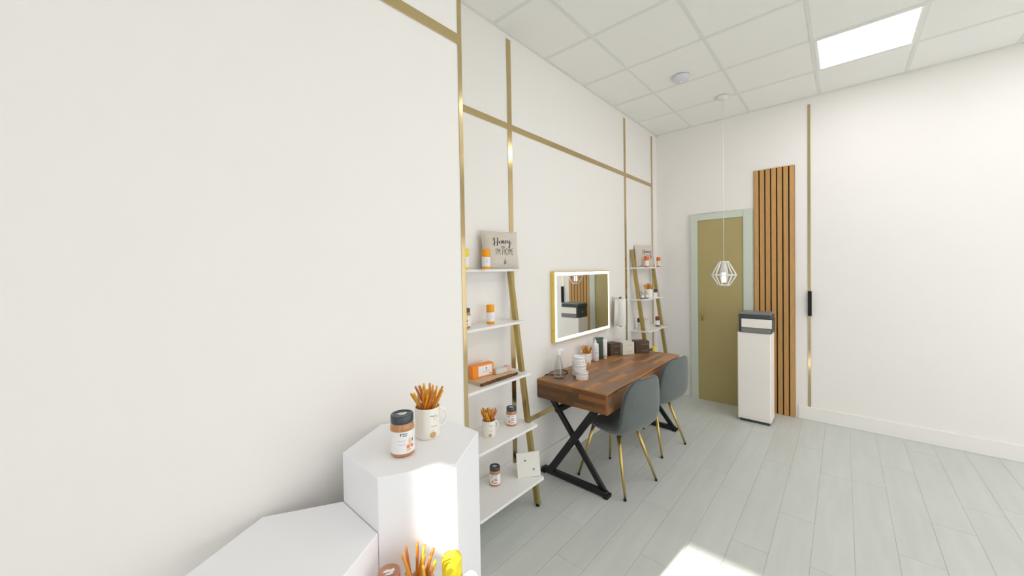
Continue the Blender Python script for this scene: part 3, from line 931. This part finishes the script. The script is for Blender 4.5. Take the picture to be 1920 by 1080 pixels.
# bottom board
honey_jar((1.722, 1.726, S5 + G), R(-52), 'honey jar with dark lid standing on the lowest near board', variant=1)
tl = thing('bee_panel', 'square white panel with two small bees leaning on the lowest near board', 'panel', (1.932, 1.604, S5 + .0015), math.atan2(-.105, .123))
ml = Matrix.Rotation(R(-8), 4, 'X')
MB().box(-.080, .080, -.006, .006, 0, .162, ml @ Matrix.Rotation(R(-2), 4, 'Y')).build('panel', M['tile_white'], tl, .0015)
pm = lambda u, v: ml @ Vector((u, -.0064, v))
for bi, (cu, cv) in enumerate(((-.026, .108), (.032, .048))):
    mb = MB(); blob(mb, cu, cv, .0035, .0052, pm); ribbon(mb, [(cu - .006, cv - .008), (cu - .002, cv)], .001, pm); ribbon(mb, [(cu + .006, cv - .008), (cu + .002, cv)], .001, pm); blob(mb, cu + .001, cv + .006, .0022, .0022, pm)
    mb.build('bee_print', M['ink'], tl)
    mb = MB(); blob(mb, cu - .006, cv + .003, .005, .0028, pm); blob(mb, cu + .006, cv + .003, .005, .0028, pm); mb.build('wing_print', M['ink_pale'], tl)

# tall pedestal
PT = 1.06
honey_jar((.626, 1.036, PT + G), R(-27), 'large honey jar with dark lid at the front of the tallest pedestal', r=.0365, h=.126, variant=0)
mug((.752, 1.080, PT + G), R(-22), 'white mug packed with honey sticks on the tallest pedestal', r=.0430, h=.104, hand=R(12))
sticks((.752, 1.080, PT + G), 21, .039, .104, 'amber honey stick in the mug on the tallest pedestal', 'honey sticks in the tall pedestal mug', 21, .165, 1.05)

# low pedestal in front
PF = .72
honey_jar((.487, .886, PF + G), R(-27), 'honey jar with sun-tinted pinkish lid at the bottom edge of the picture', r=.030, h=.128, lidm='lid_sun_tint', variant=0)
mug((.545, .832, PF + G), R(-27), 'white mug of honey sticks on the lowest front pedestal', r=.040, h=.098, hand=R(-110))
sticks((.545, .832, PF + G), 12, .036, .098, 'amber honey stick in the mug on the lowest front pedestal', 'honey sticks in the front mug', 33, .165, .9)
bottle((.622, .795, PF + G), R(-30), 'sunlit yellow-capped bottle at the bottom edge of the picture', 'yellow', r=.027, h=.134)

# desk top objects
def white_jar(loc, rz, label, r=.050, h=.062):
    t = thing('white_jar', label, 'jar', loc, rz, 'white cream jars')
    MB().lathe([(0, 0), (r * .93, 0), (r * .96, .003), (r * .96, h * .74), (0, h * .74)], 36).build('body', M['white_plastic'], t)
    MB().lathe([(r * .90, h * .74), (r, h * .745), (r, h - .005), (r * .95, h - .0003), (r * .86, h), (r * .84, h - .002), (0, h - .002)], 36).build('lid', M['white_plastic'], t)
    lab = round_label(MB(), r * .96 + .0005, R(80), h * .10, h * .66).build('label', M['label'], t)
    f = cylmap(r * .96, .0010)
    d = MB()
    ribbon(d, [(-.026, h * .25), (-.020, h * .50), (-.014, h * .25)], .0016, f); ribbon(d, [(-.006 + .014 * q / 4, h * .38) for q in range(5)], .0022, f); ribbon(d, [(-.006 + .012 * q / 4, h * .28) for q in range(5)], .0014, f)
    d.build('print', M['ink_pale'], lab)
    c = MB(); blob(c, .026, h * .36, .006, .010, f); c.build('print', M['ink_cream'], lab)
    return t
JX, JY_ = 2.548, 1.552
jr = R(-42)
white_jar((JX, JY_, DZ + .001), jr, 'white cream jar at the bottom of the front stack on the desk')
white_jar((JX - .010 , JY_ + .012, DZ + .063), jr + .1, 'white cream jar in the middle of the front stack on the desk')
white_jar((JX - .014 , JY_ + .018, DZ + .125), jr - .08, 'white cream jar on top of the front stack on the desk')
white_jar((2.632, 1.640, DZ + .001), jr, 'white cream jar at the bottom of the hidden stack behind the front jars')
white_jar((2.632, 1.642, DZ + .063), jr, 'white cream jar on the hidden stack behind the front jars')
sp = thing('spray_bottle', 'clear conical spray bottle with white trigger at the desk corner', 'bottle', (2.468, 1.718, DZ + .001), R(-30))
MB().lathe([(0, .0), (.044, .0), (.0475, .004), (.0475, .016), (.044, .040), (.028, .120), (.017, .165), (.0135, .178), (.0135, .196),
            (.0115, .196), (.0115, .178), (.0150, .163), (.026, .119), (.0418, .040), (.0452, .016), (.044, .005), (0, .004)], 40).build('flask', M['flask'], sp)
MB().lathe([(.0118, .150), (.0155, .184), (.0155, .206), (.011, .212), (0, .212)][1:], 24).build('collar', M['white_plastic'], sp)
MB().prism([(-.014, -.010), (.036, -.007), (.036, .007), (-.014, .010)], .212, .236).build('trigger_head', M['white_plastic'], sp, .003)
MB().tube(smooth_path([(.024, 0, .214), (.032, 0, .200), (.030, 0, .184), (.034, 0, .170)], 5), .0045, 8).build('trigger', M['white_plastic'], sp)
MB().lathe([(0, 0), (.005, 0), (.006, .004), (.006, .010), (0, .010)], 14, Matrix.Translation((.036, 0, .224)) @ Matrix.Rotation(R(90), 4, 'Y')).build('nozzle', M['white_plastic'], sp)
MB().tube([(0, 0, .200), (.004, 0, .100), (.014, 0, .012)], .0028, 8).build('dip_tube', M['white_plastic'], sp)
cb = MB().tube(smooth_path([(2.450, 1.8455, DZ - .05), (2.452, 1.8450, DZ - .004), (2.456, 1.842, DZ + .006), (2.476, 1.834, DZ + .0035), (2.520, 1.838, DZ + .012), (2.583, 1.838, DZ + .014), (2.650, 1.830, DZ + .008), (2.672, 1.800, DZ + .0035), (2.640, 1.748, DZ + .0035), (2.590, 1.730, DZ + .0035), (2.540, 1.745, DZ + .0035), (2.500, 1.790, DZ + .0035), (2.480, 1.815, DZ + .0035)], 8), .0030, 8)
cab = cb.build('power_cable', M['rubber'])
tag(cab, 'thin black cable looping behind the clear spray bottle', 'cable')
mug((2.985, 1.772, DZ + .001), R(-42), 'white mug of honey sticks on the desk behind the jars', hand=R(30))
sticks((2.985, 1.772, DZ + .001), 18, .0395, .102, 'amber honey stick in the mug on the desk', 'honey sticks in the desk mug', 44, .165, .8)
pb = thing('lotion_bottle', 'white plastic bottle with pointed cap beside the green carton', 'bottle', (3.150, 1.770, DZ + .001), R(-45))
MB().lathe([(0, 0), (.030, 0), (.0325, .003), (.0325, .150), (.029, .162), (.013, .170), (.013, .176), (0, .176)], 32).build('body', M['white_plastic'], pb)
MB().lathe([(.0135, .174), (.0135, .188), (.006, .195), (.0035, .212), (0, .213)], 24).build('cap', M['white_plastic'], pb)
lab = round_label(MB(), .0330, R(85), .035, .13).build('label', M['label'], pb)
f = cylmap(.0330, .0008); mb = MB()
for z in (.112, .085, .076): ribbon(mb, [(-.010 + .026 * q / 5, z) for q in range(6)], .0022, f)
mb.build('print', M['ink_pale'], lab)

def carton(name, label, loc, rz, w, d, h, m, m2, lines, group=None):
    t = thing(name, label, 'box', loc, rz, group)
    MB().box(0, w, 0, d, 0, h).build('carton', M[m], t, .0012)
    MB().box(-.0003, w + .0003, -.0003, d * .6, h * .86, h * .865).build('lid_seam', M[m2], t)
    mb = MB(); f = lambda u, v: Vector((u, -.0005, v))
    for (u0, u1, v, th) in lines: ribbon(mb, [(w * u0, h * v), (w * u1, h * v)], th, f)
    mb.build('print', M[m2], t)
    return t
carton('green_carton', 'tall dark green carton standing behind the white tube', (3.255, 1.815, DZ + .001), R(-40), .075, .035, .196, 'green_box', 'ink_pale', [(.1, .22, .8, .004), (.1, .22, .62, .004), (.1, .2, .4, .004)])
tb = thing('squeeze_tube', 'white squeeze tube standing on its cap before the green carton', 'tube', (3.262, 1.725, DZ + .001), R(-48))
MB().lathe([(0, 0), (.014, 0), (.0145, .002), (.0145, .026), (0, .026)], 24).build('cap', M['frost'], tb)
vs = []; fs = []
n = 24
for i in range(9):
    q = i / 8
    for k in range(n):
        a = 2 * PI * k / n
        vs.append(((.0185 + .002 * q) * math.cos(a), (.0185 * (1 - q) + .0012) * math.sin(a), .026 + .165 * q))
for i in range(8):
    for k in range(n): fs.append((i * n + k, i * n + (k + 1) % n, (i + 1) * n + (k + 1) % n, (i + 1) * n + k))
fs += [tuple(range(n - 1, -1, -1)), tuple(range(8 * n, 9 * n))]
MB().add(vs, fs, True).build('tube', M['white_plastic'], tb)
ln = [(.40, .96, .74, .006), (.40, .92, .24, .005), (.50, .90, .17, .002)]
carton('brown_carton', 'dark brown carton beside the green carton, nearest the mirror', (3.402, 1.738, DZ + .001), R(-20), .122, .10, .122, 'brown_box', 'brown_foil', ln, 'cartons on the desk')
carton('cream_carton', 'cream white carton between the two dark brown cartons', (3.516, 1.662, DZ + .001), R(-32), .132, .10, .124, 'cream_box', 'ink_pale', [(.28, .80, .76, .004), (.40, .80, .24, .003)], 'cartons on the desk')
carton('brown_carton', 'dark brown carton at the right end of the row, farthest along the desk', (3.660, 1.586, DZ + .001), R(-43), .142, .10, .126, 'brown_box', 'brown_foil', ln, 'cartons on the desk')

# paper towel on a wall holder
pt = thing('paper_towel_holder', 'wall holder with upright white paper towel roll, right of the mirror', 'paper towel', (3.694, 1.768, 1.02))
MB().lathe([(.018, .008), (.054, .008), (.055, .010), (.055, .286), (.054, .288), (.018, .288), (.018, .008)], 40).build('paper_roll', M['paper'], pt)
MB().tube([(0, 0, -.004), (0, 0, .302)], .005, 10).build('rod', M['gold_satin'], pt)
MB().lathe([(0, .296), (.012, .296), (.013, .300), (.009, .307), (0, .309)], 16).build('knob', M['lid'], pt)
MB().lathe([(0, -.010), (.010, -.008), (.012, -.002), (0, 0)], 16).build('knob', M['lid'], pt)
MB().tube([(0, 0, .001), (-.02, .078, .001)], .004, 8).build('arm', M['tan_wood'], pt)
MB().tube([(0, 0, .293), (-.02, .078, .293)], .004, 8).build('arm', M['tan_wood'], pt)
MB().bar((-.030, .074, -.02), (-.030, .074, .31), .016, .010, (1, 0, 0)).build('back_plate', M['tan_wood'], pt, .002)
vs = []
for k in range(9):
    q = k / 8
    vs += [(-.055 - .045 * q, .000 + .03 * q, .008 ), (-.055 - .012 * q, .0 + .03 * q, .288)]
MB().add(vs, [(2 * k, 2 * k + 2, 2 * k + 3, 2 * k + 1) for k in range(8)], True).build('loose_sheet', M['paper'], pt, 0, 2, 0, .0012)

# far ladder contents
pillow((4.205, 1.806), (4.570, 1.745), S1 + .001, R(6), .262, 'beige linen cushion lettered Honey I\'m home, on the far ladder shelf')
bottle((4.262, 1.708, S1 + G), R(-60), 'red-orange bottle in front of the far cushion', 'red_orange', r=.026, h=.125)
bottle((4.622, 1.705, S1 + G), R(-60), 'red-orange bottle at the right end of the far top board', 'red_orange', r=.023, h=.122)
mug((4.372, 1.735, S2 + G), R(-60), 'white mug of honey sticks on the second board of the far shelf', r=.050, h=.105, hand=R(100), deco=False)
sticks((4.372, 1.735, S2 + G), 26, .046, .105, 'amber honey stick in the mug on the far ladder shelf', 'honey sticks in the far shelf mug', 55, .165, .9)
cd = thing('small_card', 'tiny black and white card leaning on the far shelf mug', 'card', (4.432, 1.672, S2 + G), R(-62))
MB().box(-.022, .022, -.002, .002, 0, .105, Matrix.Rotation(R(-8), 4, 'X')).build('card', M['label'], cd)
mb = MB(); mq = Matrix.Rotation(R(-8), 4, 'X')
mb.box(-.021, .021, -.0028, -.0019, .062, .104, mq); mb.build('print', M['ink'], cd)
for i, (x, y) in enumerate(((4.190, 1.738), (4.262, 1.718))):
    v = thing('glass_vial', ('small clear glass bottle left of the far shelf mug, behind the rail' if i == 0 else 'small clear glass bottle next to the far shelf mug'), 'bottle', (x, y, S2 + G), 0, 'clear glass bottles')
    MB().lathe([(0, 0), (.022, 0), (.024, .003), (.024, .052), (.012, .062), (.010, .066), (.010, .078), (.0085, .078), (.0085, .065), (.022, .051), (.022, .004), (0, .003)], 24).build('glass', M['glass'], v)
    MB().lathe([(.0105, .068), (.013, .068), (.013, .086), (.011, .088), (0, .088)], 20).build('stopper', M['ink_cream'], v)
    lab = round_label(MB(), .0246, R(70), .012, .042).build('label', M['label'], v)
carton('white_carton', 'thin white carton behind the rail on the third board of the far shelf', (4.168, 1.715, S3 + G), R(-62), .060, .022, .150, 'cream_box', 'ink_pale', [(.2, .8, .8, .004)])
bottle((4.225, 1.790, S3 + G), R(-60), 'small brown-capped bottle behind the white carton on the far shelf', 'brown_cap', r=.022, h=.128, base=False)
bottle((4.560, 1.700, S3 + G), R(-60), 'brown-capped bottle with white label at the right of the far third board', 'brown_cap', r=.026, h=.118)
honey_jar((4.300, 1.705, S4 + G), R(-60), 'honey jar on the far shelf, peeking over the desk edge', r=.038, h=.122, variant=1)
bottle((4.420, 1.690, S4 + G), R(-60), 'yellow-capped bottle on the far shelf, peeking over the desk edge', 'yellow', r=.027, h=.125, base=False)

# ------------------------------------------------------------------ end wall corner seen in the mirror
sl = thing('slat_panel', 'vertical wooden slat panel on the end wall, seen in the mirror', 'panel', (0, 0, 0))
MB().box(XR - .006, XR - .001, .385, .755, .002, 2.7).build('backing', M['slat_back'], sl)
me = MB().box(-.014, 0, -.0205, .0205, 0, 2.7).mesh('slat')
for i in range(7):
    o = link('slat', me, M['slat'], sl); o.location = (XR - .006, .408 + i * .0535, 0)
od = thing('olive_door', 'olive brown door panel with pale sage frame, seen in the mirror', 'door', (0, 0, 0))
MB().box(XR - .03, XR, .855, 1.34, 0, 2.2).build('panel', M['olive'], od, .002)
mb = MB(); mb.box(XR - .04, XR, .765, .855, 0, 2.28); mb.box(XR - .04, XR, 1.34, 1.42, 0, 2.28); mb.box(XR - .04, XR, .855, 1.34, 2.2, 2.28); mb.build('frame', M['sage'], od, .002)
MB().tube([(XR - .045, 1.29, .98), (XR - .045, 1.29, 1.10)], .008, 10).build('handle', M['gold_satin'], od)
struct('trim_8', MB().box(XR - .004, XR, .255, .279, .14, 3.3), M['gold'], 'vertical gold strip on the end wall, seen in the mirror', 'trim')
tv = thing('wall_screen', 'narrow black wall screen above the printer, seen in the mirror', 'screen', (XR - .02, .262, 1.10))
MB().box(-.015, .015, -.016, .016, 0, .26).build('bezel', M['tv'], tv, .003)
MB().box(-.019, -.0145, -.012, .012, .01, .25).build('display', M['rubber'], tv)
pc = thing('printer_cabinet', 'white cabinet carrying the printer, seen in the mirror', 'cabinet', (0, 0, 0))
MB().box(4.50, 4.74, .545, .838, .03, .940).build('body', M['printer_white'], pc, .004)
MB().box(4.492, 4.50, .550, .833, .06, .930).build('door', M['printer_white'], pc, .003)
MB().box(4.52, 4.73, .56, .82, 0, .03).build('plinth', M['printer_dark'], pc)
pr = thing('printer', 'dark grey and white desktop printer on the white cabinet, seen in the mirror', 'printer', (0, 0, 0))
MB().box(4.50, 4.75, .537, .825, .942, 1.085).build('body', M['printer_dark'], pr, .006)
MB().box(4.488, 4.50, .537, .800, .994, 1.085).build('front_panel', M['printer_white'], pr, .004)
MB().box(4.490, 4.50, .545, .800, .945, .990).build('paper_tray', M['printer_grey'], pr, .003)
MB().box(4.495, 4.755, .545, .828, 1.088, 1.125).build('scanner', M['printer_dark'], pr, .006)
MB().box(4.500, 4.750, .548, .826, 1.126, 1.148).build('scanner_lid', M['printer_grey'], pr, .006)
MB().box(4.60, 4.63, .825, .828, 1.01, 1.02).build('side_latch', M['label'], pr)
wp = thing('wall_plug', 'small white plug by the slat panel, seen in the mirror', 'plug', (XR - .02, .698, .79))
MB().box(-.028, -.001, -.02, .02, -.02, .02).build('plug', M['label'], wp, .004)
# pendant lamps: open white hexagonal cages
def pendant(x, y, zb, label, rr=.052):
    t = thing('pendant_lamp', label, 'lamp', (x, y, zb))
    def ring(r, z): return [Vector((r * math.cos(R(30 + 60 * k)), r * math.sin(R(30 + 60 * k)), z)) for k in range(6)]
    b, m_, tp = ring(rr, 0), ring(rr * 2.15, .105), ring(rr * .8, .24)
    mb = MB()
    for rg in (b, m_, tp):
        for k in range(6): mb.tube([rg[k], rg[(k + 1) % 6]], .0065, 8)
    for k in range(6): mb.tube([b[k], m_[k]], .0065, 8); mb.tube([m_[k], tp[k]], .0065, 8)
    mb.build('cage', M['white_plastic'], t)
    MB().lathe([(0, .03), (.018, .03), (.021, .035), (.021, .13), (0, .132)], 20).build('bulb', M['bulb'], t)
    MB().lathe([(0, .13), (.023, .13), (.023, .20), (.008, .24), (0, .24)], 20).build('socket', M['white_plastic'], t)
    MB().tube([(0, 0, .24), (0, 0, ZC - zb)], .003, 8).build('cord', M['white_plastic'], t)
    MB().lathe([(0, ZC - zb - .03), (.05, ZC - zb - .028), (.055, ZC - zb - .002), (0, ZC - zb - .001)], 24).build('ceiling_rose', M['white_plastic'], t)
    return t
pendant(4.30, .918, 1.440, 'white hexagonal cage pendant lamp, seen in the mirror')

sd = thing('smoke_detector', 'round pale lavender smoke detector on a ceiling tile', 'detector', (3.590, 1.105, ZC))
MB().lathe([(0, -.003), (.075, -.003), (.078, -.012), (.070, -.028), (.052, -.042), (0, -.046)], 32).build('housing', M['water'], sd)
MB().lathe([(0, -.045), (.016, -.0455), (.017, -.049), (0, -.051)], 20).build('test_button', M['white_plastic'], sd)
# white jar at the front of the low pedestal
white_jar((.645, .748, PF + G), R(-30), 'white jar at the bottom edge, right of the yellow-capped bottle', r=.021, h=.090)
